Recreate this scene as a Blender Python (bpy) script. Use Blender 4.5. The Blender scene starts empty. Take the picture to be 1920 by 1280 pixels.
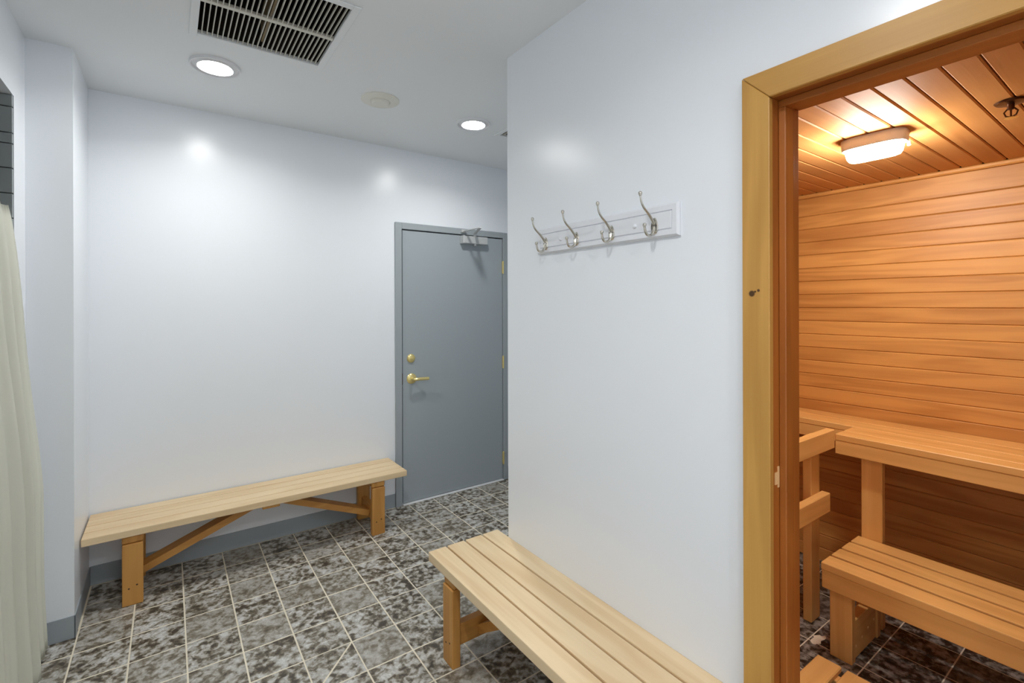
import bpy, bmesh, math, random
from mathutils import Vector, Matrix

random.seed(7)
C = bpy.context.scene.collection
SC = bpy.context.scene

# ------------------------------------------------------------------ camera, world, exposure
YAW, ROLL, FPX, CYPX, CAMH = 0.6187, -0.003, 903.2, 571.6, 1.49
_cy, _sy = math.cos(YAW), math.sin(YAW)
_fwd = Vector((_sy, _cy, 0)); _r = Vector((_cy, -_sy, 0)); _u = Vector((0, 0, 1))
_r2 = _r*math.cos(ROLL) + _u*math.sin(ROLL); _u2 = _u*math.cos(ROLL) - _r*math.sin(ROLL)
cd = bpy.data.cameras.new('camera'); cam = bpy.data.objects.new('camera', cd); C.objects.link(cam)
cd.sensor_width = 36; cd.lens = FPX*36/1920; cd.shift_y = -(640-CYPX)/1920; cd.clip_start = 0.02
cam.matrix_world = Matrix(((_r2.x, _u2.x, -_fwd.x, 0), (_r2.y, _u2.y, -_fwd.y, 0), (_r2.z, _u2.z, -_fwd.z, CAMH), (0, 0, 0, 1)))
SC.camera = cam
SC.view_settings.view_transform = 'Standard'; SC.view_settings.look = 'None'
SC.view_settings.exposure = 0.0; SC.view_settings.gamma = 1.0; SC.view_settings.use_curve_mapping = False
w = bpy.data.worlds.new('world'); SC.world = w; w.use_nodes = True
w.node_tree.nodes['Background'].inputs[0].default_value = (0.5, 0.55, 0.6, 1); w.node_tree.nodes['Background'].inputs[1].default_value = 0.05
SC.cycles.max_bounces = 14; SC.cycles.diffuse_bounces = 10; SC.cycles.glossy_bounces = 4
SC.cycles.sample_clamp_indirect = 6.0; SC.cycles.use_denoising = True
LAMP_EMIT, SAUNA_EMIT = 78.0, 275.0
LAMP_WATTS, DIM_WATTS, LAMP_SPREAD = 6.0, 6.0, 150

# ------------------------------------------------------------------ room measures (metres)
CEIL = 2.65; WB = 3.40; WR = 1.30; WRT = 1.44; WREND = 1.86
PX, PY = -0.35, 2.91            # pier corner
WL = -0.505                     # left wall face
YN = -1.45                      # wall behind
SXB = 3.10; SCEIL = 2.14; SYL = 1.72; SYN = -1.2
DY0, DY1, DZ = -0.14, 0.636, 2.033  # sauna doorway opening (clear, inside the jambs)

# ------------------------------------------------------------------ materials
def lin(c): return tuple(((v/255)/12.92 if v/255 <= .04045 else ((v/255+.055)/1.055)**2.4) for v in c) + (1,)
def newmat(name):
    m = bpy.data.materials.new(name); m.use_nodes = True
    nt = m.node_tree; b = nt.nodes['Principled BSDF']
    return m, nt, b
def simple(name, rgb, rough=.5, metal=0., bump=0., bscale=200., var=0., spec=.5):
    m, nt, b = newmat(name); N, L = nt.nodes, nt.links
    b.inputs['Roughness'].default_value = rough; b.inputs['Metallic'].default_value = metal; b.inputs['Specular IOR Level'].default_value = spec
    tc = N.new('ShaderNodeTexCoord'); n = N.new('ShaderNodeTexNoise'); n.inputs['Scale'].default_value = bscale; n.inputs['Detail'].default_value = 3
    L.new(tc.outputs['Object'], n.inputs['Vector'])
    c = lin(rgb)
    if var:
        n2 = N.new('ShaderNodeTexNoise'); n2.inputs['Scale'].default_value = 3.0; L.new(tc.outputs['Object'], n2.inputs['Vector'])
        mx = N.new('ShaderNodeMix'); mx.data_type = 'RGBA'
        mx.inputs[6].default_value = tuple(v*(1-var) for v in c[:3])+(1,); mx.inputs[7].default_value = tuple(min(1, v*(1+var)) for v in c[:3])+(1,)
        L.new(n2.outputs['Fac'], mx.inputs[0]); L.new(mx.outputs[2], b.inputs['Base Color'])
    else: b.inputs['Base Color'].default_value = c
    if bump:
        bp = N.new('ShaderNodeBump'); bp.inputs['Strength'].default_value = bump; bp.inputs['Distance'].default_value = .002
        L.new(n.outputs['Fac'], bp.inputs['Height']); L.new(bp.outputs[0], b.inputs['Normal'])
    return m
def emit(name, rgb, s):
    m, nt, b = newmat(name)
    b.inputs['Base Color'].default_value = (.9, .9, .9, 1); b.inputs['Emission Color'].default_value = rgb+(1,); b.inputs['Emission Strength'].default_value = s
    return m
def wood(name, axis, light, dark, rough=.45, bands=28., contrast=.55, tint=.35, knots=(), spec=.5):
    """grain runs along axis 0/1/2 of the object"""
    m, nt, b = newmat(name); N, L = nt.nodes, nt.links
    tc = N.new('ShaderNodeTexCoord'); oi = N.new('ShaderNodeObjectInfo')
    off = N.new('ShaderNodeVectorMath'); off.operation = 'SCALE'; off.inputs[0].default_value = (13.7, 9.1, 17.3)
    L.new(oi.outputs['Random'], off.inputs['Scale'])
    add = N.new('ShaderNodeVectorMath'); L.new(tc.outputs['Object'], add.inputs[0]); L.new(off.outputs[0], add.inputs[1])
    def mapped(sa, sc):
        mp = N.new('ShaderNodeMapping'); s = [sc]*3; s[axis] = sa; mp.inputs['Scale'].default_value = s
        L.new(add.outputs[0], mp.inputs['Vector']); return mp.outputs[0]
    # growth-ring figure: distorted distance field stretched along the board
    n1 = N.new('ShaderNodeTexNoise'); n1.inputs['Scale'].default_value = 1; n1.inputs['Detail'].default_value = 2.5; n1.inputs['Distortion'].default_value = .6
    L.new(mapped(.9, 9.), n1.inputs['Vector'])
    mul = N.new('ShaderNodeMath'); mul.operation = 'MULTIPLY'; mul.inputs[1].default_value = bands; L.new(n1.outputs['Fac'], mul.inputs[0])
    sn = N.new('ShaderNodeMath'); sn.operation = 'SINE'; L.new(mul.outputs[0], sn.inputs[0])
    rg = N.new('ShaderNodeMapRange'); rg.inputs[1].default_value = -1; rg.inputs[2].default_value = 1; L.new(sn.outputs[0], rg.inputs[0])
    n2 = N.new('ShaderNodeTexNoise'); n2.inputs['Scale'].default_value = 1; n2.inputs['Detail'].default_value = 4; L.new(mapped(2.5, 160.), n2.inputs['Vector'])
    n3 = N.new('ShaderNodeTexNoise'); n3.inputs['Scale'].default_value = 1; n3.inputs['Detail'].default_value = 2; L.new(mapped(1.6, 7.), n3.inputs['Vector'])
    a1 = N.new('ShaderNodeMath'); a1.operation = 'MULTIPLY'; a1.inputs[1].default_value = .45; L.new(rg.outputs[0], a1.inputs[0])
    a2 = N.new('ShaderNodeMath'); a2.operation = 'MULTIPLY_ADD'; a2.inputs[1].default_value = .35; L.new(n2.outputs['Fac'], a2.inputs[0]); L.new(a1.outputs[0], a2.inputs[2])
    a3 = N.new('ShaderNodeMath'); a3.operation = 'MULTIPLY_ADD'; a3.inputs[1].default_value = .55; L.new(n3.outputs['Fac'], a3.inputs[0]); L.new(a2.outputs[0], a3.inputs[2])
    f = N.new('ShaderNodeMapRange'); f.inputs[1].default_value = .3; f.inputs[2].default_value = 1.05; f.inputs[3].default_value = 0; f.inputs[4].default_value = contrast
    L.new(a3.outputs[0], f.inputs[0])
    fr = N.new('ShaderNodeMath'); fr.operation = 'MULTIPLY_ADD'; fr.inputs[1].default_value = tint; L.new(oi.outputs['Random'], fr.inputs[0]); L.new(f.outputs[0], fr.inputs[2])
    sub = N.new('ShaderNodeMath'); sub.operation = 'SUBTRACT'; sub.use_clamp = True; sub.inputs[1].default_value = tint*.5; L.new(fr.outputs[0], sub.inputs[0])
    mx = N.new('ShaderNodeMix'); mx.data_type = 'RGBA'; mx.inputs[6].default_value = lin(light); mx.inputs[7].default_value = lin(dark)
    L.new(sub.outputs[0], mx.inputs[0]); col = mx.outputs[2]
    for (p, r) in knots:
        d = N.new('ShaderNodeVectorMath'); d.operation = 'DISTANCE'; L.new(tc.outputs['Object'], d.inputs[0]); d.inputs[1].default_value = p
        mr = N.new('ShaderNodeMapRange'); mr.interpolation_type = 'SMOOTHSTEP'; mr.inputs[1].default_value = r*.55; mr.inputs[2].default_value = r; mr.inputs[3].default_value = .92; mr.inputs[4].default_value = 0
        L.new(d.outputs['Value'], mr.inputs[0])
        k = N.new('ShaderNodeMix'); k.data_type = 'RGBA'; k.inputs[7].default_value = lin((52, 26, 8)); L.new(mr.outputs[0], k.inputs[0]); L.new(col, k.inputs[6]); col = k.outputs[2]
    L.new(col, b.inputs['Base Color'])
    b.inputs['Roughness'].default_value = rough; b.inputs['Specular IOR Level'].default_value = spec
    bp = N.new('ShaderNodeBump'); bp.inputs['Strength'].default_value = .12; bp.inputs['Distance'].default_value = .002
    L.new(n2.outputs['Fac'], bp.inputs['Height']); L.new(bp.outputs[0], b.inputs['Normal'])
    return m
def tile_mat(name, cols, rough=.42, scale=34.):
    m, nt, b = newmat(name); N, L = nt.nodes, nt.links
    tc = N.new('ShaderNodeTexCoord'); oi = N.new('ShaderNodeObjectInfo')
    off = N.new('ShaderNodeVectorMath'); off.operation = 'SCALE'; off.inputs[0].default_value = (31.7, 19.1, 7.3); L.new(oi.outputs['Random'], off.inputs['Scale'])
    add = N.new('ShaderNodeVectorMath'); L.new(tc.outputs['Object'], add.inputs[0]); L.new(off.outputs[0], add.inputs[1])
    n1 = N.new('ShaderNodeTexNoise'); n1.inputs['Scale'].default_value = scale; n1.inputs['Detail'].default_value = 4.5; n1.inputs['Roughness'].default_value = .55; n1.inputs['Distortion'].default_value = .35
    L.new(add.outputs[0], n1.inputs['Vector'])
    n2 = N.new('ShaderNodeTexNoise'); n2.inputs['Scale'].default_value = scale*.32; n2.inputs['Detail'].default_value = 2; L.new(add.outputs[0], n2.inputs['Vector'])
    wn = N.new('ShaderNodeTexWhiteNoise'); wn.noise_dimensions = '1D'; L.new(oi.outputs['Random'], wn.inputs['W'])
    # per-tile contrast: some tiles are camouflage mottled, some nearly plain grey
    ct = N.new('ShaderNodeMapRange'); ct.inputs[1].default_value = .1; ct.inputs[2].default_value = .45; ct.inputs[3].default_value = .38; ct.inputs[4].default_value = .95; L.new(wn.outputs['Value'], ct.inputs[0])
    s = N.new('ShaderNodeMath'); s.operation = 'MULTIPLY_ADD'; s.inputs[1].default_value = .45; L.new(n2.outputs['Fac'], s.inputs[0]); L.new(n1.outputs['Fac'], s.inputs[2])
    c0 = N.new('ShaderNodeMath'); c0.operation = 'SUBTRACT'; c0.inputs[1].default_value = .735; L.new(s.outputs[0], c0.inputs[0])
    c1 = N.new('ShaderNodeMath'); c1.operation = 'MULTIPLY_ADD'; c1.inputs[2].default_value = .5; L.new(c0.outputs[0], c1.inputs[0]); L.new(ct.outputs[0], c1.inputs[1])
    rp = N.new('ShaderNodeValToRGB'); e = rp.color_ramp.elements
    e[0].position = .36; e[0].color = lin(cols[0]); e[1].position = .66; e[1].color = lin(cols[3])
    x = e.new(.455); x.color = lin(cols[1]); x = e.new(.52); x.color = lin(cols[2])
    L.new(c1.outputs[0], rp.inputs[0])
    n4 = N.new('ShaderNodeTexNoise'); n4.inputs['Scale'].default_value = 130; n4.inputs['Detail'].default_value = 2; L.new(add.outputs[0], n4.inputs['Vector'])
    mr = N.new('ShaderNodeMapRange'); mr.inputs[1].default_value = .3; mr.inputs[2].default_value = .7; mr.inputs[3].default_value = .82; mr.inputs[4].default_value = 1.12; L.new(n4.outputs['Fac'], mr.inputs[0])
    vm = N.new('ShaderNodeVectorMath'); vm.operation = 'SCALE'; L.new(rp.outputs[0], vm.inputs[0]); L.new(mr.outputs[0], vm.inputs['Scale'])
    L.new(vm.outputs[0], b.inputs['Base Color']); b.inputs['Roughness'].default_value = rough
    bp = N.new('ShaderNodeBump'); bp.inputs['Strength'].default_value = .25; bp.inputs['Distance'].default_value = .002; L.new(n1.outputs['Fac'], bp.inputs['Height']); L.new(bp.outputs[0], b.inputs['Normal'])
    return m

M = {}
M['wall'] = simple('white semi-gloss wall paint', (231, 236, 242), .26, bump=.05, bscale=260, spec=.5)
M['ceil'] = simple('white ceiling paint', (232, 235, 237), .55, bump=.05, bscale=180)
M['base'] = simple('grey vinyl', (155, 164, 170), .42)
M['grout'] = simple('pale grout', (222, 214, 194), .8, bump=.3, bscale=400, var=.15)
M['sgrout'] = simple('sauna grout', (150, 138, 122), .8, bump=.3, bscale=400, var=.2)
M['tile'] = tile_mat('mottled slate tile', [(70, 63, 54), (120, 112, 97), (164, 161, 153), (200, 200, 197)])
M['door'] = simple('grey door enamel', (158, 167, 173), .38, bump=.04, bscale=300)
M['frame'] = simple('grey frame enamel', (156, 164, 169), .4)
M['dark'] = simple('dark gap', (14, 14, 14), .9)
M['brass'] = simple('polished brass', (236, 218, 150), .3, .7)
M['alu'] = simple('aluminium', (205, 207, 207), .35, .35)
M['nickel'] = simple('satin nickel', (200, 196, 186), .2, 1.0)
M['white'] = simple('white enamel', (226, 227, 230), .35)
M['rackwhite'] = simple('white rack paint', (224, 227, 233), .32)
M['cream'] = simple('cream plastic', (226, 225, 215), .5)
M['grille'] = simple('cream grille enamel', (205, 202, 190), .45)
M['duct'] = simple('dark duct', (30, 24, 12), .8, var=.3)
M['damper'] = simple('dusty tin', (158, 138, 104), .6)
M['lamp'] = emit('lamp lens', (1, .985, .95), LAMP_EMIT)
M['slamp'] = emit('sauna lamp lens', (1, .93, .86), SAUNA_EMIT)
M['curtain'] = simple('cream vinyl curtain', (250, 251, 240), .4, bump=.1, bscale=40)
M['stile'] = simple('grey shower tile', (150, 158, 160), .3, var=.06)
M['sjoint'] = simple('dark shower joint', (70, 74, 72), .8)
M['bronze'] = simple('dark bronze', (88, 60, 40), .3, .9)
M['thresh'] = simple('threshold aluminium', (232, 234, 236), .4, .1)
M['pale_tan'] = simple('pale tan finish', (236, 196, 140), .5)
M['screw'] = simple('dark screw', (60, 38, 20), .5)
PINE = ((231, 208, 170), (196, 158, 106)); LEG = ((206, 152, 80), (156, 100, 40))
for k, a in (('x', 0), ('y', 1), ('z', 2)):
    M['pine_'+k] = wood('pine '+k, a, *PINE, rough=.42, bands=22, contrast=.5, tint=.12)
    M['leg_'+k] = wood('oiled pine '+k, a, *LEG, rough=.45, bands=24, contrast=.55, tint=.15)
    M['cedar_'+k] = wood('sauna cedar '+k, a, (207, 152, 82), (150, 92, 36), rough=.5, bands=26, contrast=.62, tint=.34)
    M['bench_'+k] = wood('sauna bench cedar '+k, a, (230, 182, 110), (184, 128, 58), rough=.5, bands=22, contrast=.45, tint=.16)
    M['case_'+k] = wood('casing wood '+k, a, (204, 156, 80), (156, 108, 44), rough=.4, bands=16, contrast=.6, tint=.12)
    M['jamb_'+k] = wood('jamb wood '+k, a, (178, 106, 42), (126, 66, 18), rough=.42, bands=18, contrast=.55, tint=.12)
M['ceilcedar'] = wood('sauna ceiling cedar', 0, (206, 152, 92), (160, 104, 52), rough=.62, bands=18, contrast=.4, tint=.25, spec=.05)

# ------------------------------------------------------------------ builders
def link(o, parent=None):
    C.objects.link(o)
    if parent is not None: o.parent = parent
    return o
def wloc(o):
    v = Vector((0, 0, 0))
    while o is not None: v += o.location; o = o.parent
    return v
def empty(name, loc, label=None, cat=None, group=None, kind=None, parent=None):
    o = bpy.data.objects.new(name, None); o.empty_display_size = .05
    link(o, parent); o.location = Vector(loc) - (wloc(parent) if parent else Vector((0, 0, 0)))
    return tag(o, label, cat, group, kind)
def tag(o, label=None, cat=None, group=None, kind=None):
    for k, v in (('label', label), ('category', cat), ('group', group), ('kind', kind)):
        if v: o[k] = v
    return o
def finish(name, bm, mat, parent=None, loc=(0, 0, 0), smooth=False, kind=None):
    """bm is in coordinates relative to loc (world)"""
    me = bpy.data.meshes.new(name); bm.normal_update(); bm.to_mesh(me); bm.free()
    if mat: me.materials.append(mat)
    if smooth:
        for p in me.polygons: p.use_smooth = True
    o = bpy.data.objects.new(name, me); link(o, parent)
    o.location = Vector(loc) - (wloc(parent) if parent else Vector((0, 0, 0)))
    if kind: o['kind'] = kind
    return o
def bbox(bm, x0, x1, y0, y1, z0, z1, bev=0., seg=1):
    vs = [bm.verts.new((x, y, z)) for x in (x0, x1) for y in (y0, y1) for z in (z0, z1)]
    q = [(0, 1, 3, 2), (4, 6, 7, 5), (0, 4, 5, 1), (2, 3, 7, 6), (0, 2, 6, 4), (1, 5, 7, 3)]
    fs = [bm.faces.new([vs[i] for i in f]) for f in q]
    if bev > 0:
        es = list({e for f in fs for e in f.edges})
        bmesh.ops.bevel(bm, geom=es, offset=bev, segments=seg, profile=.6, affect='EDGES', clamp_overlap=True)
def box(name, b, mat, parent=None, bev=.002, seg=1, kind=None):
    """b = x0,x1,y0,y1,z0,z1 in world metres"""
    x0, x1, y0, y1, z0, z1 = b; c = ((x0+x1)/2, (y0+y1)/2, (z0+z1)/2)
    bm = bmesh.new(); bbox(bm, x0-c[0], x1-c[0], y0-c[1], y1-c[1], z0-c[2], z1-c[2], bev, seg)
    return finish(name, bm, mat, parent, c, kind=kind)
def boxes(name, bs, mat, parent=None, kind=None, bev=0.):
    bm = bmesh.new()
    for b in bs: bbox(bm, *b, bev)
    return finish(name, bm, mat, parent, kind=kind)
def tube(bm, pts, rad, seg=10, squash=None):
    pts = [Vector(p) for p in pts]; n = len(pts)
    rad = rad if isinstance(rad, (list, tuple)) else [rad]*n
    rings = []; prev = None
    for i, p in enumerate(pts):
        t = (pts[min(i+1, n-1)] - pts[max(i-1, 0)]).normalized()
        if prev is None:
            a = Vector((0, 0, 1)) if abs(t.z) < .9 else Vector((0, 1, 0)); nrm = (a - t*a.dot(t)).normalized()
        else: nrm = (prev - t*prev.dot(t)).normalized()
        prev = nrm; bn = t.cross(nrm)
        sq = squash[i] if squash else 1
        rings.append([bm.verts.new(p + (nrm*math.cos(2*math.pi*k/seg) + bn*math.sin(2*math.pi*k/seg)*sq)*rad[i]) for k in range(seg)])
    for a, b in zip(rings, rings[1:]):
        for k in range(seg): bm.faces.new((a[k], a[(k+1) % seg], b[(k+1) % seg], b[k]))
    bm.faces.new(rings[0][::-1]); bm.faces.new(rings[-1])
def smoothpts(pts, it=2):
    pts = [Vector(p) for p in pts]
    for _ in range(it):
        q = [pts[0]]
        for a, b in zip(pts, pts[1:]): q += [a*.75+b*.25, a*.25+b*.75]
        pts = q + [pts[-1]]
    return pts
def lathe(bm, prof, c, axis='z', seg=32, sx=1., sy=1.):
    """prof: list of (radius, height) around axis through c"""
    def P(r, h, a):
        x, y = r*math.cos(a)*sx, r*math.sin(a)*sy
        if axis == 'z': return Vector(c)+Vector((x, y, h))
        if axis == 'y': return Vector(c)+Vector((x, h, y))
        return Vector(c)+Vector((h, x, y))
    rings = []
    for r, h in prof:
        rings.append([bm.verts.new(P(0, h, 0))] if r == 0 else [bm.verts.new(P(r, h, 2*math.pi*k/seg)) for k in range(seg)])
    for a, b in zip(rings, rings[1:]):
        if len(a) == 1 and len(b) == 1: continue
        for k in range(seg):
            k2 = (k+1) % seg
            if len(a) == 1: bm.faces.new((a[0], b[k2], b[k]))
            elif len(b) == 1: bm.faces.new((a[k], a[k2], b[0]))
            else: bm.faces.new((a[k], a[k2], b[k2], b[k]))
    bmesh.ops.recalc_face_normals(bm, faces=bm.faces)
def autosmooth(o, ang=35):
    me = o.data
    for p in me.polygons: p.use_smooth = True
    bm = bmesh.new(); bm.from_mesh(me)
    for e in bm.edges:
        if len(e.link_faces) == 2 and e.calc_face_angle(0) > math.radians(ang): e.smooth = False
    bm.to_mesh(me); bm.free(); return o
def copy_tree(o, parent=None, dloc=None):
    kids = list(o.children); c = o.copy(); C.objects.link(c); c.parent = parent
    if dloc is not None: c.location = Vector(dloc)
    for k in kids: copy_tree(k, c)
    return c

# ================================================================== SETTING
# ---- floors: grout beds with every visible tile set on them
floor = box('floor', (-2.0, 3.6, YN-.1, 3.6, -.06, -.0009), M['grout'], bev=0, kind='structure')
GX, GY, TX, TY = .0578, 3.1866, .1996, .2064
def tile_mesh(name, sx, sy):
    bm = bmesh.new(); hx, hy = sx/2, sy/2; b = .0016
    lo = [bm.verts.new((x, y, -.0035)) for x, y in ((-hx, -hy), (hx, -hy), (hx, hy), (-hx, hy))]
    mi = [bm.verts.new((x, y, -.0007)) for x, y in ((-hx, -hy), (hx, -hy), (hx, hy), (-hx, hy))]
    hi = [bm.verts.new((x, y, 0)) for x, y in ((-hx+b, -hy+b), (hx-b, -hy+b), (hx-b, hy-b), (-hx+b, hy-b))]
    for A, B in ((lo, mi), (mi, hi)):
        for k in range(4): bm.faces.new((A[k], A[(k+1) % 4], B[(k+1) % 4], B[k]))
    bm.faces.new(hi)
    me = bpy.data.meshes.new(name); bm.normal_update(); bm.to_mesh(me); bm.free(); me.materials.append(M['tile']); return me
tme = tile_mesh('floor tile', TX-.0064, TY-.0064)
rest = bmesh.new()
fo = wloc(floor)
for b in range(-3, 17):
    for a in range(-1, 23):
        cx, cyy = GX + (b+.5)*TX, GY - (a+.5)*TY
        if cyy < YN or (cx > WRT and cyy < 1.8): continue
        if cx < PX-.05 and cyy > PY+.02: continue
        if (a, b) == (5, 2):
            continue
        depth = cx*_sy + cyy*_cy; side = cx*_cy - cyy*_sy
        if depth > 1.62 and side > -1.12*depth and cx < 2.75 and side < .2*depth+.3:
            o = bpy.data.objects.new('tile', tme); link(o, floor)
            o.location = Vector((cx, cyy, random.uniform(-.0004, .0003))) - fo
            o.rotation_euler = (random.uniform(-.0012, .0012), random.uniform(-.0012, .0012), 0)
        else: bbox(rest, cx-TX/2+.0032, cx+TX/2-.0032, cyy-TY/2+.0032, cyy+TY/2-.0032, -.0035, 0)
rest_o = finish('tile_field', rest, M['tile'], floor, kind='stuff')
# the tile cut on the diagonal for the drain fall
x0, x1 = GX+2*TX+.0026, GX+3*TX-.0026; y1, y0 = GY-5*TY-.0026, GY-6*TY+.0026
for tri in (((x0, y0+.006), (x1-.006, y1), (x0, y1)), ((x0+.006, y0), (x1, y0), (x1, y1-.006))):
    bm = bmesh.new(); c = Vector((sum(p[0] for p in tri)/3, sum(p[1] for p in tri)/3, 0))
    hi = [bm.verts.new((p[0]-c.x, p[1]-c.y, 0)) for p in tri]; lo = [bm.verts.new((p[0]-c.x, p[1]-c.y, -.0035)) for p in tri]
    bm.faces.new(hi); bm.faces.new(lo[::-1])
    for k in range(3): bm.faces.new((hi[k], lo[k], lo[(k+1) % 3], hi[(k+1) % 3]))
    bmesh.ops.recalc_face_normals(bm, faces=bm.faces)
    finish('tile', bm, M['tile'], floor, c)
# sauna floor, same tile on its own grid
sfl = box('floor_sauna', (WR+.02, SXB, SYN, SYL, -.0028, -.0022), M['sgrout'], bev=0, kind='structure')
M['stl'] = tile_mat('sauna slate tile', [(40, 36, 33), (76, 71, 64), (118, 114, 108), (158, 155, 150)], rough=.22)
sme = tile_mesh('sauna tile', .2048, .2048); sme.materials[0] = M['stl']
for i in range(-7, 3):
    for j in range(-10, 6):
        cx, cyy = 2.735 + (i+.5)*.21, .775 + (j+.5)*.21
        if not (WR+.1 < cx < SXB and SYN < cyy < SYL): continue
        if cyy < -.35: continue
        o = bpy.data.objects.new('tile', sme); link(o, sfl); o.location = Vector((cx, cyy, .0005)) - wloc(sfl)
bm = bmesh.new(); pr = random.Random(3); n = 16; c = Vector((2.345, .958, .0006))
ring = [bm.verts.new((math.cos(2*math.pi*k/n)*.055*pr.uniform(.5, 1.15), math.sin(2*math.pi*k/n)*.024*pr.uniform(.5, 1.2), .0005)) for k in range(n)]
bm.faces.new(ring); finish('grout_patch', bm, M['grout'], sfl, c)
# ---- walls and ceiling
boxes('wall_back', [(-2.0, 1.385, WB, WB+.12, 0, CEIL), (2.335, 3.4, WB, WB+.12, 0, CEIL), (1.385, 2.335, WB, WB+.12, 2.08, CEIL)], M['wall'], kind='structure')
boxes('wall_right', [(WR, WRT, DY1+.02, WREND, 0, CEIL), (WR, WRT, YN, DY0-.02, 0, CEIL), (WR, WRT, DY0-.02, DY1+.02, DZ+.02, CEIL),
                     (WRT, 3.4, WREND-.12, WREND, 0, CEIL)], M['wall'], kind='structure')
boxes('wall_left', [(WL-.1, WL, 2.728, PY, 0, CEIL), (WL-.1, WL, 1.5, 2.728, 2.333, CEIL), (WL-.1, WL, YN, 1.5, 0, CEIL),
                    (WL-.1, PX, PY, WB, 0, CEIL)], M['wall'], kind='structure')
box('wall_near', (-1.7, 1.5, YN-.12, YN, 0, CEIL), M['wall'], bev=0, kind='structure')
box('wall_far_right', (3.4, 3.5, WREND-.12, WB+.12, 0, CEIL), M['wall'], bev=0, kind='structure')
VENTS = ((.10, .587, 1.896, 2.433), (1.836, 2.28, 2.27, 2.718))
boxes('ceiling', [(-2.0, .10, YN-.12, WB+.12, CEIL, CEIL+.1), (.10, .587, YN-.12, 1.896, CEIL, CEIL+.1), (.10, .587, 2.433, WB+.12, CEIL, CEIL+.1),
    (.587, 1.836, YN-.12, WB+.12, CEIL, CEIL+.1), (1.836, 2.28, YN-.12, 2.27, CEIL, CEIL+.1), (1.836, 2.28, 2.718, WB+.12, CEIL, CEIL+.1),
    (2.28, 3.5, YN-.12, WB+.12, CEIL, CEIL+.1)], M['ceil'], kind='structure')
# ---- baseboards (grey vinyl cove base)
def baseboard(name, runs):
    bm = bmesh.new()
    for b in runs: bbox(bm, *b, .0015)
    finish(name, bm, M['base'], kind='structure')
BH = .102
baseboard('baseboard_back', [(PX+.004, 1.357, WB-.004, WB+.001, 0, BH), (2.364, 3.4, WB-.004, WB+.001, 0, BH)])
baseboard('baseboard_left', [(WL+.004, PX+.004, PY-.004, PY+.001, 0, BH), (PX-.001, PX+.004, PY-.004, WB-.004, 0, BH), (WL-.001, WL+.004, 2.72, PY-.004, 0, BH)])
baseboard('baseboard_right', [(WR-.004, WR+.001, .72, WREND+.004, 0, BH), (WR-.004, 3.4, WREND-.001, WREND+.004, 0, BH)])
# ---- shower recess behind the left wall
sh = boxes('wall_shower', [(-1.6, WL-.001, 2.726, 2.86, 0, 2.4), (-1.72, -1.6, 1.3, 2.86, 0, 2.4), (-1.6, WL-.1, 1.3, 1.49, 0, 2.4)], M['sjoint'], kind='structure')
box('ceiling_shower', (-1.72, WL-.1, 1.3, 2.86, 2.336, 2.42), M['ceil'], bev=0, kind='structure')
zs = [.0, .2, .4, .6, .8, 1.0, 1.2, 1.4, 1.6, 1.74, 1.842, 1.940, 2.040, 2.138, 2.180, 2.284, 2.333]
for za, zb in zip(zs, zs[1:]):
    for k in range(2):
        xa = WL-(k+1)*.5; box('tile', (xa+.002, xa+.4985, 2.7125, 2.727, za+.002, zb-.002), M['stile'], sh, bev=.001)

# ================================================================== GREY DOOR
DX0, DX1, DTOP = 1.412, 2.318, 2.054
dr = empty('door_1', ((DX0+DX1)/2, WB, 0), kind='structure')
dr['label'] = 'flush grey metal door with brass lever in the far white wall'
for nm, b in (('door_jamb', (1.358, DX0-.003, WB-.014, WB+.1, 0, 2.106)), ('door_jamb', (DX1+.003, 2.364, WB-.014, WB+.1, 0, 2.106)),
              ('door_head', (DX0-.003, DX1+.003, WB-.014, WB+.1, DTOP+.004, 2.106))):
    box(nm, b, M['frame'], dr, bev=.002)
box('door_leaf', (DX0+.005, DX1-.001, WB-.004, WB+.042, .014, DTOP-.004), M['door'], dr, bev=.0015)
box('door_backing', (1.39, 2.33, WB+.075, WB+.1, 0, 2.08), M['dark'], dr, bev=0)
box('threshold', (DX0+.002, DX1, WB-.022, WB+.08, 0, .010), M['thresh'], dr, bev=.002)
# hinges
for z in (1.81, 1.005, .19):
    bm = bmesh.new(); tube(bm, [(0, 0, -.055), (0, 0, -.052), (0, 0, .052), (0, 0, .055)], [.004, .0068, .0068, .004], 10)
    bbox(bm, -.007, .009, .0045, .0065, -.05, .05)
    autosmooth(finish('hinge', bm, M['brass'], dr, (DX1+.001, WB-.0135, z)))
# deadbolt and lever
bm = bmesh.new(); lathe(bm, [(0, -.014), (.022, -.014), (.027, -.011), (.032, -.004), (.033, 0)], (0, 0, 0), 'y', 28)
db = autosmooth(finish('deadbolt', bm, M['brass'], dr, (1.483, WB-.004, 1.091)))
box('thumb_turn', (1.471, 1.495, WB-.026, WB-.017, 1.0885, 1.0935), M['brass'], db, bev=.002)
bm = bmesh.new(); lathe(bm, [(0, -.014), (.024, -.013), (.034, -.008), (.039, -.002), (.039, 0)], (0, 0, 0), 'y', 28)
lv = autosmooth(finish('lever_rose', bm, M['brass'], dr, (1.487, WB-.004, .938)))
bm = bmesh.new(); tube(bm, smoothpts([(0, -.01, 0), (0, -.05, 0), (.012, -.058, 0), (.05, -.058, .001), (.115, -.054, -.002)]), .0118, 10)
autosmooth(finish('lever_handle', bm, M['brass'], lv, (1.487, WB-.004, .938)))
box('latch_plate', (1.4085, 1.4125, WB-.0145, WB-.003, .90, .985), M['bronze'], dr, bev=.0005)
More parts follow.
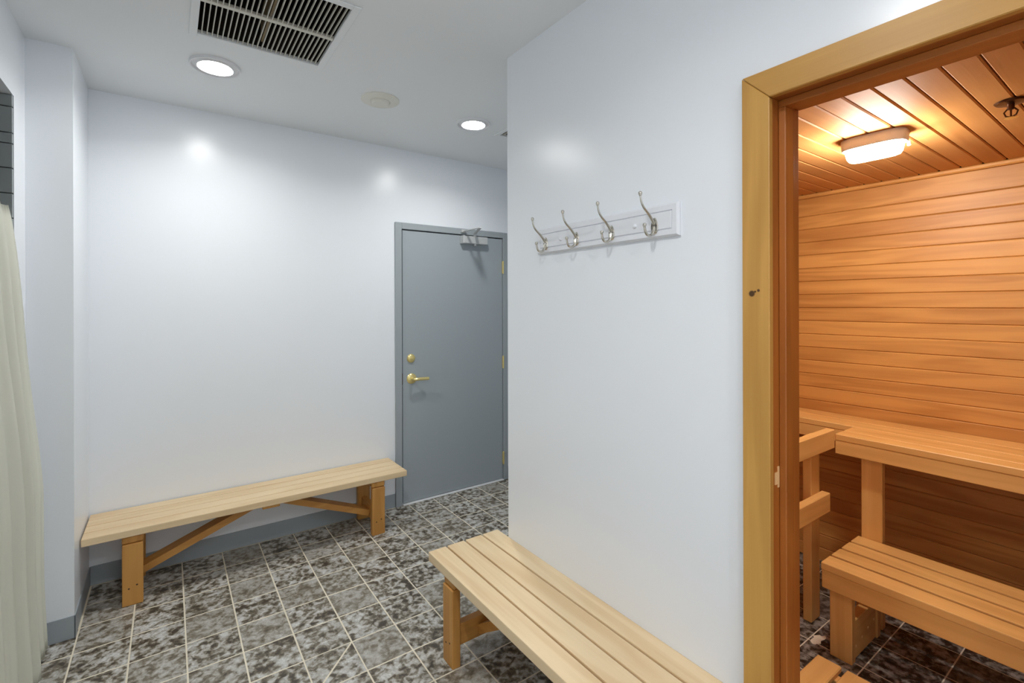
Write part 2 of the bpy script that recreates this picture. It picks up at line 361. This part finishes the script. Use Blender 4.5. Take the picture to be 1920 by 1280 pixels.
# door closer
cl = box('closer_body', (1.915, 2.135, WB-.062, WB-.004, 1.985, 2.045), M['alu'], dr, bev=.006, seg=2)
box('closer_end_cap', (1.905, 1.922, WB-.064, WB-.004, 1.983, 2.047), M['alu'], cl, bev=.003)
bm = bmesh.new(); lathe(bm, [(0, .0), (.012, 0), (.012, .09), (0, .09)], (0, 0, 0), 'z', 14)
autosmooth(finish('closer_spindle', bm, M['alu'], cl, (2.03, WB-.034, 1.972)))
def bar(name, a, b, w, h, mat, par):
    a, b = Vector(a), Vector(b); d = (b-a).normalized(); s = d.cross(Vector((0, 0, 1))).normalized(); u = s.cross(d)
    bm = bmesh.new(); c = (a+b)/2
    vs = [bm.verts.new(p + s*i*w/2 + u*j*h/2 - c) for p in (a, b) for i in (-1, 1) for j in (-1, 1)]
    for f in [(0, 1, 3, 2), (4, 6, 7, 5), (0, 4, 5, 1), (2, 3, 7, 6), (0, 2, 6, 4), (1, 5, 7, 3)]: bm.faces.new([vs[i] for i in f])
    bmesh.ops.recalc_face_normals(bm, faces=bm.faces)
    bmesh.ops.bevel(bm, geom=list(bm.edges), offset=min(w, h)*.15, segments=1, affect='EDGES')
    return finish(name, bm, mat, par, c)
EL = (1.915, WB-.30, 2.075)
bar('closer_arm', (2.03, WB-.034, 2.072), EL, .024, .009, M['alu'], cl)
bar('closer_forearm', EL, (1.925, WB-.03, 2.082), .018, .008, M['alu'], cl)
box('closer_shoe', (1.905, 1.95, WB-.045, WB-.013, 2.07, 2.094), M['alu'], cl, bev=.003)

# ================================================================== SAUNA SHELL
sb = box('wall_sauna_back', (SXB, SXB+.1, SYN, SYL+.1, 0, SCEIL+.05), M['dark'], bev=0, kind='structure')
zt = 2.011
k = 0
zlist = [(zt, 2.1175)]
while zt > .0:
    zlist.append((zt-.0775, zt)); zt -= .0775
for za, zb in zlist:
    bm = bmesh.new(); y0, y1 = SYN, SYL; zz = (za+zb)/2; h = (zb-za)/2 - .0004
    bbox(bm, -.006, .006, y0-.2, y1-.2, -h, h, .004)
    finish('plank', bm, M['cedar_y'], sb, (SXB-.004, .2, zz))
box('trim_2', (SXB-.022, SXB-.0005, SYN, SYL, 2.1175, SCEIL-.0005), M['cedar_y'], None, bev=.006, kind='structure')
sl = box('wall_sauna_left', (WRT, SXB+.1, SYL, SYL+.018, 0, SCEIL+.05), M['dark'], bev=0, kind='structure')
z = 2.14
while z > .0:
    box('plank', (WRT, SXB-.01, SYL-.01, SYL, z-.0772, z-.0003), M['cedar_x'], sl, bev=.003); z -= .0775
sr = box('wall_sauna_near', (WRT, SXB, SYN-.1, SYN, 0, SCEIL+.05), M['dark'], bev=0, kind='structure')
z = 2.14
while z > .0:
    box('plank', (WRT, SXB-.01, SYN, SYN+.01, z-.0772, z-.0003), M['cedar_x'], sr, bev=.003); z -= .0775
sf = box('wall_sauna_front', (WRT, WRT+.012, DY1+.02, SYL, 0, SCEIL), M['cedar_y'], bev=0, kind='structure')
sc = box('ceiling_sauna', (WRT, SXB, SYN, SYL, SCEIL+.012, SCEIL+.1), M['ceilcedar'], bev=0, kind='structure')
y = .3185 - .0785*19
while y < SYL-.02:
    box('plank', (WRT+.002, SXB-.012, max(y, SYN)+.0003, min(y+.0752, SYL-.011), SCEIL, SCEIL+.0118), M['ceilcedar'], sc, bev=.004); y += .0785

# ---- sauna doorway: casing, jambs and stops
st = empty('trim_1', (WR, (DY0+DY1)/2, 0), kind='structure')
st['label'] = 'yellow wooden casing and orange jamb around the sauna doorway'
M['case_knot'] = wood('casing wood knotted', 2, (204, 156, 80), (156, 108, 44), rough=.4, bands=16, contrast=.6, tint=.12, knots=(((-.011, .010, .484), .0105), ((-.011, -.008, .492), .005), ((-.011, .001, .489), .004)))
CB, CT = .074, .02
def mitre_board(name, pts, mat, par):
    """casing board: quad in the y,z plane, from x=WR-CT to WR"""
    bm = bmesh.new(); c = Vector((WR-CT/2, sum(p[0] for p in pts)/4, sum(p[1] for p in pts)/4))
    A = [bm.verts.new((-CT/2, p[0]-c.y, p[1]-c.z)) for p in pts]; B = [bm.verts.new((CT/2, p[0]-c.y, p[1]-c.z)) for p in pts]
    bm.faces.new(A); bm.faces.new(B[::-1])
    for i in range(4): bm.faces.new((A[i], B[i], B[(i+1) % 4], A[(i+1) % 4]))
    bmesh.ops.recalc_face_normals(bm, faces=bm.faces)
    bmesh.ops.bevel(bm, geom=list(bm.edges), offset=.0022, segments=1, affect='EDGES')
    return finish(name, bm, mat, par, c)
g = .0006
mitre_board('casing', [(DY1+CB, 0), (DY1+CB, DZ+CB-g), (DY1, DZ-g), (DY1, 0)], M['case_knot'], st)
mitre_board('casing', [(DY0-CB, 0), (DY0-CB, DZ+CB-g), (DY0, DZ-g), (DY0, 0)], M['case_z'], st)
mitre_board('casing', [(DY1+CB-g, DZ+CB), (DY0-CB+g, DZ+CB), (DY0+g, DZ), (DY1-g, DZ)], M['case_y'], st)
box('jamb', (WR+.002, WRT+.012, DY1+.003, DY1+.021, 0, DZ+.02), M['jamb_z'], st, bev=.0015)
box('jamb', (WR+.002, WRT+.012, DY0-.021, DY0-.003, 0, DZ+.02), M['jamb_z'], st, bev=.0015)
box('jamb_head', (WR+.002, WRT+.012, DY0-.003, DY1+.003, DZ+.003, DZ+.02), M['jamb_y'], st, bev=.0015)
box('door_stop', (WR+.034, WR+.078, DY1-.016, DY1+.003, 0, DZ-.016), M['jamb_z'], st, bev=.002)
box('door_stop', (WR+.034, WR+.078, DY0-.003, DY0+.012, 0, DZ-.012), M['jamb_z'], st, bev=.002)
box('door_stop_head', (WR+.034, WR+.078, DY0-.003, DY1+.003, DZ-.016, DZ+.003), M['jamb_y'], st, bev=.002)
boxes('latch_mark', [(WR+.010, WR+.025, DY1+.0005, DY1+.0035, 1.010, 1.042), (WR+.025, WR+.0325, DY1+.0012, DY1+.0036, 1.0, 1.056)], M['pale_tan'], st)

# ================================================================== BENCHES IN THE CHANGING ROOM
def bench(name, L, D, H, label, thick=.036, nsl=4, inset=.15, gap=.006):
    """local: x along length 0..L, y depth 0 (room side)..D (wall side), origin at floor"""
    r = empty(name, (0, 0, 0), label, 'bench')
    wsl = (D-gap*(nsl-1))/nsl
    for i in range(nsl):
        y = i*(wsl+gap); box('slat', (0, L, y, y+wsl, H-thick, H), M['pine_x'], r, bev=.004, seg=2)
    zu = H-thick
    for s in (0, 1):
        xa = inset if s == 0 else L-inset-.086
        box('cleat', (xa, xa+.086, .012, D-.012, zu-.038, zu-.0005), M['leg_y'], r, bev=.006)
        for yy in (.006, D-.046):
            lg = box('leg', (xa+.001, xa+.085, yy, yy+.038, 0, zu-.0385), M['leg_z'], r, bev=.003)
            if yy < .1:
                for dx, dz in ((.028, .085), (.06, .097)):
                    bm = bmesh.new(); lathe(bm, [(0, -.0012), (.003, -.0012), (.0042, 0)], (0, 0, 0), 'y', 10)
                    finish('screw', bm, M['screw'], lg, (xa+dx, yy, dz))
        xb = xa+.09 if s == 0 else xa-.038-.004
        box('stretcher', (xa+.024, xa+.062, .0445, D-.0465, .07, .158), M['leg_y'], r, bev=.003)
        # brace rising from the stretcher to the middle of the seat
        xs = xa+.064 if s == 0 else xa+.022
        xe = L/2-.05 if s == 0 else L/2+.05
        a = Vector((xs, D*.5, .105)); b = Vector((xe, D*.5, zu-.016)); d = (b-a).normalized(); u = Vector((-d.z, 0, d.x)); 
        if u.z < 0: u = -u
        bm = bmesh.new(); c = (a+b)/2
        # ends cut plumb at the stretcher and level under the seat
        t = .018
        prof = [a-u*t, b-u*t+d*(t*1.2), b+u*t-d*(t*1.2), a+u*t]
        prof = [Vector((p.x, p.y, min(p.z, zu-.001))) for p in prof]
        A = [bm.verts.new(p - c + Vector((0, -.044, 0))) for p in prof]; B = [bm.verts.new(p - c + Vector((0, .044, 0))) for p in prof]
        bm.faces.new(A); bm.faces.new(B[::-1])
        for i in range(4): bm.faces.new((A[i], B[i], B[(i+1) % 4], A[(i+1) % 4]))
        bmesh.ops.recalc_face_normals(bm, faces=bm.faces)
        finish('brace', bm, M['leg_x'], r, c)
    box('centre_batten', (L/2-.045, L/2+.045, .02, D-.02, zu-.02, zu-.0005), M['leg_y'], r, bev=.002)
    return r
b1 = bench('slatted_bench', 1.645, .342, .38, 'long pine slatted bench against the white wall beside the grey door')
b1.location = (PX+.006, 3.05, 0)
b2 = bench('slatted_bench', 1.2, .368, .40, 'pine slatted bench under the coat hooks, near the sauna doorway', thick=.04, inset=.125, gap=.0085)
b2.rotation_euler = (0, 0, math.pi/2)     # local x -> world y, local y -> world -x
# room side must face -x: rotate the other way, then run from the far end back towards the door casing
b2.rotation_euler = (0, 0, -math.pi/2); b2.location = (.932, 1.953, 0)

# ================================================================== COAT RACK
rk = empty('coat_rack', (WR, 1.268, 1.757), 'white wooden board with four satin nickel double coat hooks', 'coat rack')
bm = bmesh.new(); y0, y1, z0, z1 = .916, 1.62, 1.705, 1.811
def frust(bm, xa, ra, xb, rb):
    A = [bm.verts.new((xa, y, z)) for y, z in ((ra[0], ra[2]), (ra[1], ra[2]), (ra[1], ra[3]), (ra[0], ra[3]))]
    B = [bm.verts.new((xb, y, z)) for y, z in ((rb[0], rb[2]), (rb[1], rb[2]), (rb[1], rb[3]), (rb[0], rb[3]))]
    for i in range(4): bm.faces.new((A[i], A[(i+1) % 4], B[(i+1) % 4], B[i]))
    return A, B
rc = Vector((WR, 1.268, 1.757))
R0 = (y0-rc.y, y1-rc.y, z0-rc.z, z1-rc.z)
def shr(r, d): return (r[0]+d, r[1]-d, r[2]+d, r[3]-d)
A, B = frust(bm, 0, R0, -.008, R0); bm.faces.new(A)
A, B = frust(bm, -.008, R0, -.016, shr(R0, .006))
A, B = frust(bm, -.016, shr(R0, .006), -.016, shr(R0, .022))
A, B = frust(bm, -.016, shr(R0, .022), -.012, shr(R0, .024))
A, B = frust(bm, -.012, shr(R0, .024), -.0165, shr(R0, .027)); bm.faces.new(B)
bmesh.ops.remove_doubles(bm, verts=bm.verts, dist=1e-6); bmesh.ops.recalc_face_normals(bm, faces=bm.faces)
finish('back_board', bm, M['rackwhite'], rk, rc)
FX = WR-.0165
def hook():
    r = bpy.data.objects.new('coat_hook', None); C.objects.link(r); r.empty_display_size = .02
    bm = bmesh.new()
    # pear-shaped back plate
    n = 20; A = []; B = []
    for i in range(n):
        a = 2*math.pi*i/n; yy = .0135*math.cos(a)*(1-.25*math.sin(a)); zz = .027*math.sin(a)
        A.append(bm.verts.new((0, yy, zz))); B.append(bm.verts.new((-.004, yy*.85, zz*.9)))
    bm.faces.new(A); bm.faces.new(B[::-1])
    for i in range(n): bm.faces.new((A[i], A[(i+1) % n], B[(i+1) % n], B[i]))
    bmesh.ops.recalc_face_normals(bm, faces=bm.faces)
    p = finish('back_plate', bm, M['nickel'], r)
    bm = bmesh.new(); pts = smoothpts([(-.002, 0, .006), (-.014, 0, .02), (-.03, 0, .036), (-.052, 0, .052), (-.066, 0, .07), (-.07, 0, .092)], 2)
    n = len(pts); tube(bm, pts, [.0052-.0022*(i/(n-1)) for i in range(n)], 10)
    lathe(bm, [(0, -.009), (.004, -.007), (.0066, 0), (.006, .004), (.0035, .0068), (0, .0075)], (-.07, 0, .096), 'z', 14)
    u = autosmooth(finish('upper_prong', bm, M['nickel'], r))
    bm = bmesh.new(); pts = smoothpts([(-.002, 0, -.004), (-.008, 0, -.022), (-.02, 0, -.034), (-.036, 0, -.034), (-.047, 0, -.022), (-.05, 0, -.006)], 2)
    n = len(pts); tube(bm, pts, [.006-.0025*(i/(n-1)) for i in range(n)], 10)
    lathe(bm, [(0, -.008), (.004, -.006), (.0066, 0), (.006, .004), (.0035, .0062), (0, .007)], (-.05, 0, -.002), 'z', 14)
    l = autosmooth(finish('lower_prong', bm, M['nickel'], r))
    for dy in (-.0085, .0085):
        bm = bmesh.new(); lathe(bm, [(0, -.0048), (.0016, -.0048), (.0024, -.004)], (0, dy, .001), 'x', 10); finish('screw', bm, M['screw'], p)
    return r
h0 = hook()
for i, yy in enumerate((1.558, 1.372, 1.19, 1.004)):
    h = h0 if i == 0 else copy_tree(h0, rk)
    h.parent = rk; h.location = Vector((FX, yy, 1.745)) - rc
for yy in (1.462, 1.085):
    bm = bmesh.new(); lathe(bm, [(0, -.007), (.005, -.0065), (.0075, -.004), (.008, 0)], (0, 0, 0), 'x', 16)
    finish('screw_cap', bm, M['rackwhite'], rk, (FX, yy, 1.754), smooth=True)

# ================================================================== CEILING FITTINGS
def downlight(x, y, label, watts=None):
    r = empty('downlight', (x, y, CEIL), label, 'ceiling light', 'round downlights in the ceiling')
    bm = bmesh.new(); lathe(bm, [(.072, -.012), (.076, -.014), (.083, -.006), (.096, -.003), (.101, -.012), (.106, -.012), (.108, -.006), (.108, 0)], (0, 0, 0), 'z', 48)
    autosmooth(finish('trim_ring', bm, M['white'], r, (x, y, CEIL)), 60)
    bm = bmesh.new(); lathe(bm, [(0, -.0175), (.03, -.017), (.055, -.016), (.069, -.0135), (.073, -.009), (.06, -.004), (0, -.004)], (0, 0, 0), 'z', 40)
    autosmooth(finish('lens', bm, M['lamp'], r, (x, y, CEIL)), 60)
    ld = bpy.data.lights.new('lamp', 'AREA'); ld.shape = 'DISK'; ld.size = .13; ld.energy = watts or LAMP_WATTS; ld.color = (1, .985, .95); ld.spread = math.radians(LAMP_SPREAD)
    lo = bpy.data.objects.new('lamp', ld); link(lo, r); lo.location = (0, 0, -.019)
    return r
downlight(.185, 2.728, 'lit round downlight near the louvred air grille')
downlight(1.588, 2.65, 'lit round downlight above the grey door, beside the cream disc')
downlight(.19, .62, 'lit round downlight over the near end of the changing room', DIM_WATTS)
downlight(.19, -.75, 'added unseen fill downlight above the entrance end of the room', DIM_WATTS)  # out of view, added as fill to brighten the low walls and floor
downlight(.75, -.75, 'added unseen fill downlight at the entrance end, nearer the sauna wall', DIM_WATTS)  # another unseen lamp, added only for more fill in the room
r = empty('ceiling_disc', (.974, 2.645, CEIL), 'round cream ceiling disc between the two lit downlights', 'ceiling disc')
bm = bmesh.new(); lathe(bm, [(.105, 0), (.105, -.005), (.098, -.009), (.06, -.012), (.054, -.012)], (0, 0, 0), 'z', 40)
autosmooth(finish('base_plate', bm, M['cream'], r, (.974, 2.645, CEIL)))
bm = bmesh.new(); lathe(bm, [(.054, -.006), (.05, -.02), (.043, -.026), (0, -.028)], (0, 0, 0), 'z', 32)
autosmooth(finish('centre_cap', bm, M['cream'], r, (.974, 2.645, CEIL)))
def grille(x0, x1, y0, y1, label, nsl=25, rows=2):
    r = empty('air_grille', ((x0+x1)/2, (y0+y1)/2, CEIL), label, 'air vent', 'louvred air grilles in the ceiling')
    f, t = .03, .006
    for b in ((x0-f, x0, y0-f, y1+f), (x1, x1+f, y0-f, y1+f), (x0, x1, y0-f, y0), (x0, x1, y1, y1+f)):
        box('grille_frame', b+(CEIL-t, CEIL-.0004), M['ceil'], r, bev=.002)
    D = .30
    boxes('duct', [(x0, x0+.002, y0, y1, CEIL+.012, CEIL+D), (x1-.002, x1, y0, y1, CEIL+.012, CEIL+D), (x0, x1, y0, y0+.002, CEIL+.012, CEIL+D),
                   (x0, x1, y1-.002, y1, CEIL+.012, CEIL+D), (x0, x1, y0, y1, CEIL+D, CEIL+D+.01)], M['duct'], r)
    box('duct_damper', ((x0+x1)/2-.004, (x0+x1)/2+.004, y0+.01, y1-.01, CEIL+.03, CEIL+.16), M['damper'], r, bev=0)
    h = (y1-y0)/rows
    for k in range(1, rows):
        box('cross_bar', (x0, x1, y0+k*h-.010, y0+k*h+.010, CEIL-.003, CEIL+.012), M['grille'], r, bev=.002)
    first = None
    for k in range(rows):
        for i in range(nsl):
            x = x0+(i+.8)*(x1-x0)/(nsl+.6); ya = y0+k*h+(.0102 if k else .002); yb = y0+(k+1)*h-(.0102 if k < rows-1 else .002)
            if first is None:
                bm = bmesh.new(); bbox(bm, -.0016, .0016, -(yb-ya)/2, (yb-ya)/2, -.0045, .0045)
                first = finish('louvre', bm, M['grille'], r, (x, (ya+yb)/2, CEIL+.003)); first.rotation_euler = (0, math.radians(-6), 0)
            else:
                o = first.copy(); C.objects.link(o); o.parent = r; o.location = Vector((x, (ya+yb)/2, CEIL+.003)) - wloc(r)
    return r
grille(*VENTS[0], 'large louvred ceiling air grille with cream slats near a round downlight')
grille(*VENTS[1], 'air grille whose corner shows past the wall edge above the grey door', nsl=13)

# ================================================================== SHOWER CURTAIN
rod = bmesh.new(); tube(rod, [(WL-.055, 1.501, 1.862), (WL-.055, 2.71, 1.862)], .0125, 12)
tag(autosmooth(finish('curtain_rod', rod, M['nickel'])), 'metal rod carrying the cream shower curtain across the shower opening', 'curtain rod')
bm = bmesh.new(); NY, NZ = 170, 40; grid = []
for j in range(NZ+1):
    t = j/NZ                       # 0 top, 1 bottom
    row = []
    for i in range(NY+1):
        s = i/NY                   # 0 far edge, 1 near edge
        y = 2.700 + .115*t**1.2*(1-s)**3 - s*1.16
        ph = s*2*math.pi*8.5 + .6*math.sin(2.6*t+s*9) - .5
        amp = .008 + .026*t
        x = WL-.012 + .070*min(1, t*1.6)**.75 + amp*math.sin(ph) + .011*math.sin(2.3*ph+1)*t + .003*math.sin(13*t+5*s)
        z = 1.884 + .004*math.cos(ph)*(1-t) - (1.884-.045-.012*math.sin(ph))*t
        row.append(bm.verts.new((x, y, max(z, .025))))
    grid.append(row)
for j in range(NZ):
    for i in range(NY): bm.faces.new((grid[j][i], grid[j][i+1], grid[j+1][i+1], grid[j+1][i]))
bmesh.ops.solidify(bm, geom=bm.faces[:], thickness=.0012)
cur = tag(finish('shower_curtain', bm, M['curtain'], smooth=True), 'cream vinyl shower curtain hanging in soft folds at the shower opening', 'curtain')

# ================================================================== INSIDE THE SAUNA
# upper bench
ub = empty('sauna_upper_bench', (2.85, 0, 0), 'high cedar bench along the planked back wall of the sauna', 'bench')
UZ = .869
box('slat', (2.60, 2.690, -1.15, .985, UZ-.030, UZ), M['bench_y'], ub, bev=.003)
box('slat', (2.692, 2.826, -1.15, .985, UZ-.030, UZ), M['bench_y'], ub, bev=.003)
for xa, xb in ((2.828, 2.958), (2.960, 3.088)):
    box('slat', (xa, xb, -1.15, SYL-.015, UZ-.030, UZ), M['bench_y'], ub, bev=.003)
box('apron', (2.602, 2.640, -1.15, .985, UZ-.094, UZ-.0305), M['bench_y'], ub, bev=.002)
box('ledger', (2.830, 2.866, -1.15, SYL-.015, UZ-.094, UZ-.0305), M['bench_y'], ub, bev=.002)
for ya in (.812, -.45):
    box('post', (2.646, 2.684, ya, ya+.082, 0, UZ-.031), M['bench_z'], ub, bev=.003)
    box('bearer', (2.685, 3.085, ya, ya+.038, UZ-.12, UZ-.0945), M['bench_x'], ub, bev=.002)
# lower bench
lb = empty('sauna_lower_bench', (2.45, .2, 0), 'low cedar four slat bench standing in front of the high sauna bench', 'bench')
LZ = .40; wsl = .0880; gap = .0155
for i in range(4):
    x = 2.245+i*(wsl+gap); box('slat', (x, x+wsl, -.95, .905, LZ-.030, LZ), M['bench_y'], lb, bev=.004, seg=2)
box('apron', (2.247, 2.285, -.95, .903, LZ-.106, LZ-.0305), M['bench_y'], lb, bev=.003)
box('apron', (2.604, 2.640, -.95, .903, LZ-.106, LZ-.0305), M['bench_y'], lb, bev=.003)
for ya in (.806, -.72):
    for xa in (2.286, 2.565):
        box('leg', (xa, xa+.038, ya, ya+.082, 0, LZ-.031), M['bench_z'], lb, bev=.003)
    rn = box('runner', (2.3245, 2.5645, ya+.006, ya+.044, .004, .165), M['bench_x'], lb, bev=.003)
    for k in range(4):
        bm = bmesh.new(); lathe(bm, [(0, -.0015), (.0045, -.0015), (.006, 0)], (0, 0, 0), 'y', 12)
        finish('pale_disc', bm, M['pale_tan'], rn, (2.345+k*.065, ya+.006, .055+.013*k))  # small pale discs in a rising row on the runner side
# heater guard rail
hg = empty('heater_guard', (2.3, 1.0, 0), 'cedar post and two rails fencing the heater corner beside the high bench', 'guard rail')
box('top_rail', (1.62, 2.5992, .985, 1.023, .800, .889), M['bench_x'], hg, bev=.003)
box('lower_rail', (1.62, 2.548, .985, 1.023, .508, .597), M['bench_x'], hg, bev=.003)
box('post', (2.44, 2.529, 1.0232, 1.061, 0, .868), M['bench_z'], hg, bev=.003)
box('post', (1.64, 1.729, 1.0232, 1.061, 0, .868), M['bench_z'], hg, bev=.003)
# duckboard
dk = empty('duckboard', (1.9, .4, 0), 'slatted wooden duckboard on the sauna floor inside the doorway', 'floor mat')
y = .888
while y > -.8:
    box('board', (1.47, 2.171, y-.088, y, .030, .052), M['bench_x'], dk, bev=.004); y -= .106
for x in (1.55, 1.83, 2.10):
    box('batten', (x, x+.04, -.82, .87, 0, .0298), M['bench_y'], dk, bev=.002)
# bulkhead lamp
lx, ly = 2.232, .708
r = empty('bulkhead_light', (lx, ly, SCEIL), 'lit white oval bulkhead light on the sauna ceiling', 'ceiling light')
def oval(bm, prof, n=48, ex=.050, ey=.102, p=3.2):
    rings = []
    for sc_, dz in prof:
        ring = []
        for k in range(n):
            a = 2*math.pi*k/n; cx, sn = math.cos(a), math.sin(a)
            xx = (abs(cx)**(2/p))*math.copysign(1, cx)*(ex+sc_); yy = (abs(sn)**(2/p))*math.copysign(1, sn)*(ey+sc_)
            ring.append(bm.verts.new((xx, yy, dz)))
        rings.append(ring)
    for a, b in zip(rings, rings[1:]):
        for k in range(n): bm.faces.new((a[k], a[(k+1) % n], b[(k+1) % n], b[k]))
    bm.faces.new(rings[0]); bm.faces.new(rings[-1][::-1]); bmesh.ops.recalc_face_normals(bm, faces=bm.faces)
bm = bmesh.new(); oval(bm, [(.004, 0), (.006, -.004), (.003, -.036), (0, -.042), (-.012, -.043)])
autosmooth(finish('housing', bm, M['white'], r, (lx, ly, SCEIL)))
bm = bmesh.new(); oval(bm, [(-.010, -.0432), (-.010, -.055), (-.013, -.072), (-.020, -.083), (-.03, -.087)])
autosmooth(finish('glass_lens', bm, M['slamp'], r, (lx, ly, SCEIL)))
bm = bmesh.new(); lathe(bm, [(0, -.06), (.006, -.058), (.006, -.043)], (0, 0, 0), 'z', 12)
finish('lens_clip', bm, M['white'], r, (lx+.02, ly-.104, SCEIL))
# sprinkler
r = empty('sprinkler_head', (2.205, .33, SCEIL), 'small bronze pendent sprinkler head on the sauna ceiling', 'sprinkler')
S = (2.205, .33, SCEIL)
bm = bmesh.new(); lathe(bm, [(0, -.001), (.04, -.002), (.036, -.007), (.016, -.010), (0, -.010)], (0, 0, 0), 'z', 28); autosmooth(finish('escutcheon', bm, M['bronze'], r, S))
bm = bmesh.new(); lathe(bm, [(0, -.008), (.009, -.009), (.009, -.024), (.006, -.028), (0, -.028)], (0, 0, 0), 'z', 16); autosmooth(finish('body', bm, M['bronze'], r, S))
bm = bmesh.new()
for s in (-1, 1): tube(bm, [(0, s*.008, -.024), (0, s*.016, -.034), (0, s*.012, -.046), (0, 0, -.052)], .0024, 8)
autosmooth(finish('frame_arms', bm, M['bronze'], r, S))
bm = bmesh.new(); tube(bm, [(0, 0, -.028), (0, 0, -.05)], .0025, 8); finish('glass_bulb', bm, M['bronze'], r, S)
bm = bmesh.new(); lathe(bm, [(0, -.052), (.015, -.0525), (.017, -.0545), (0, -.055)], (0, 0, 0), 'z', 16); finish('deflector', bm, M['brass'], r, S)
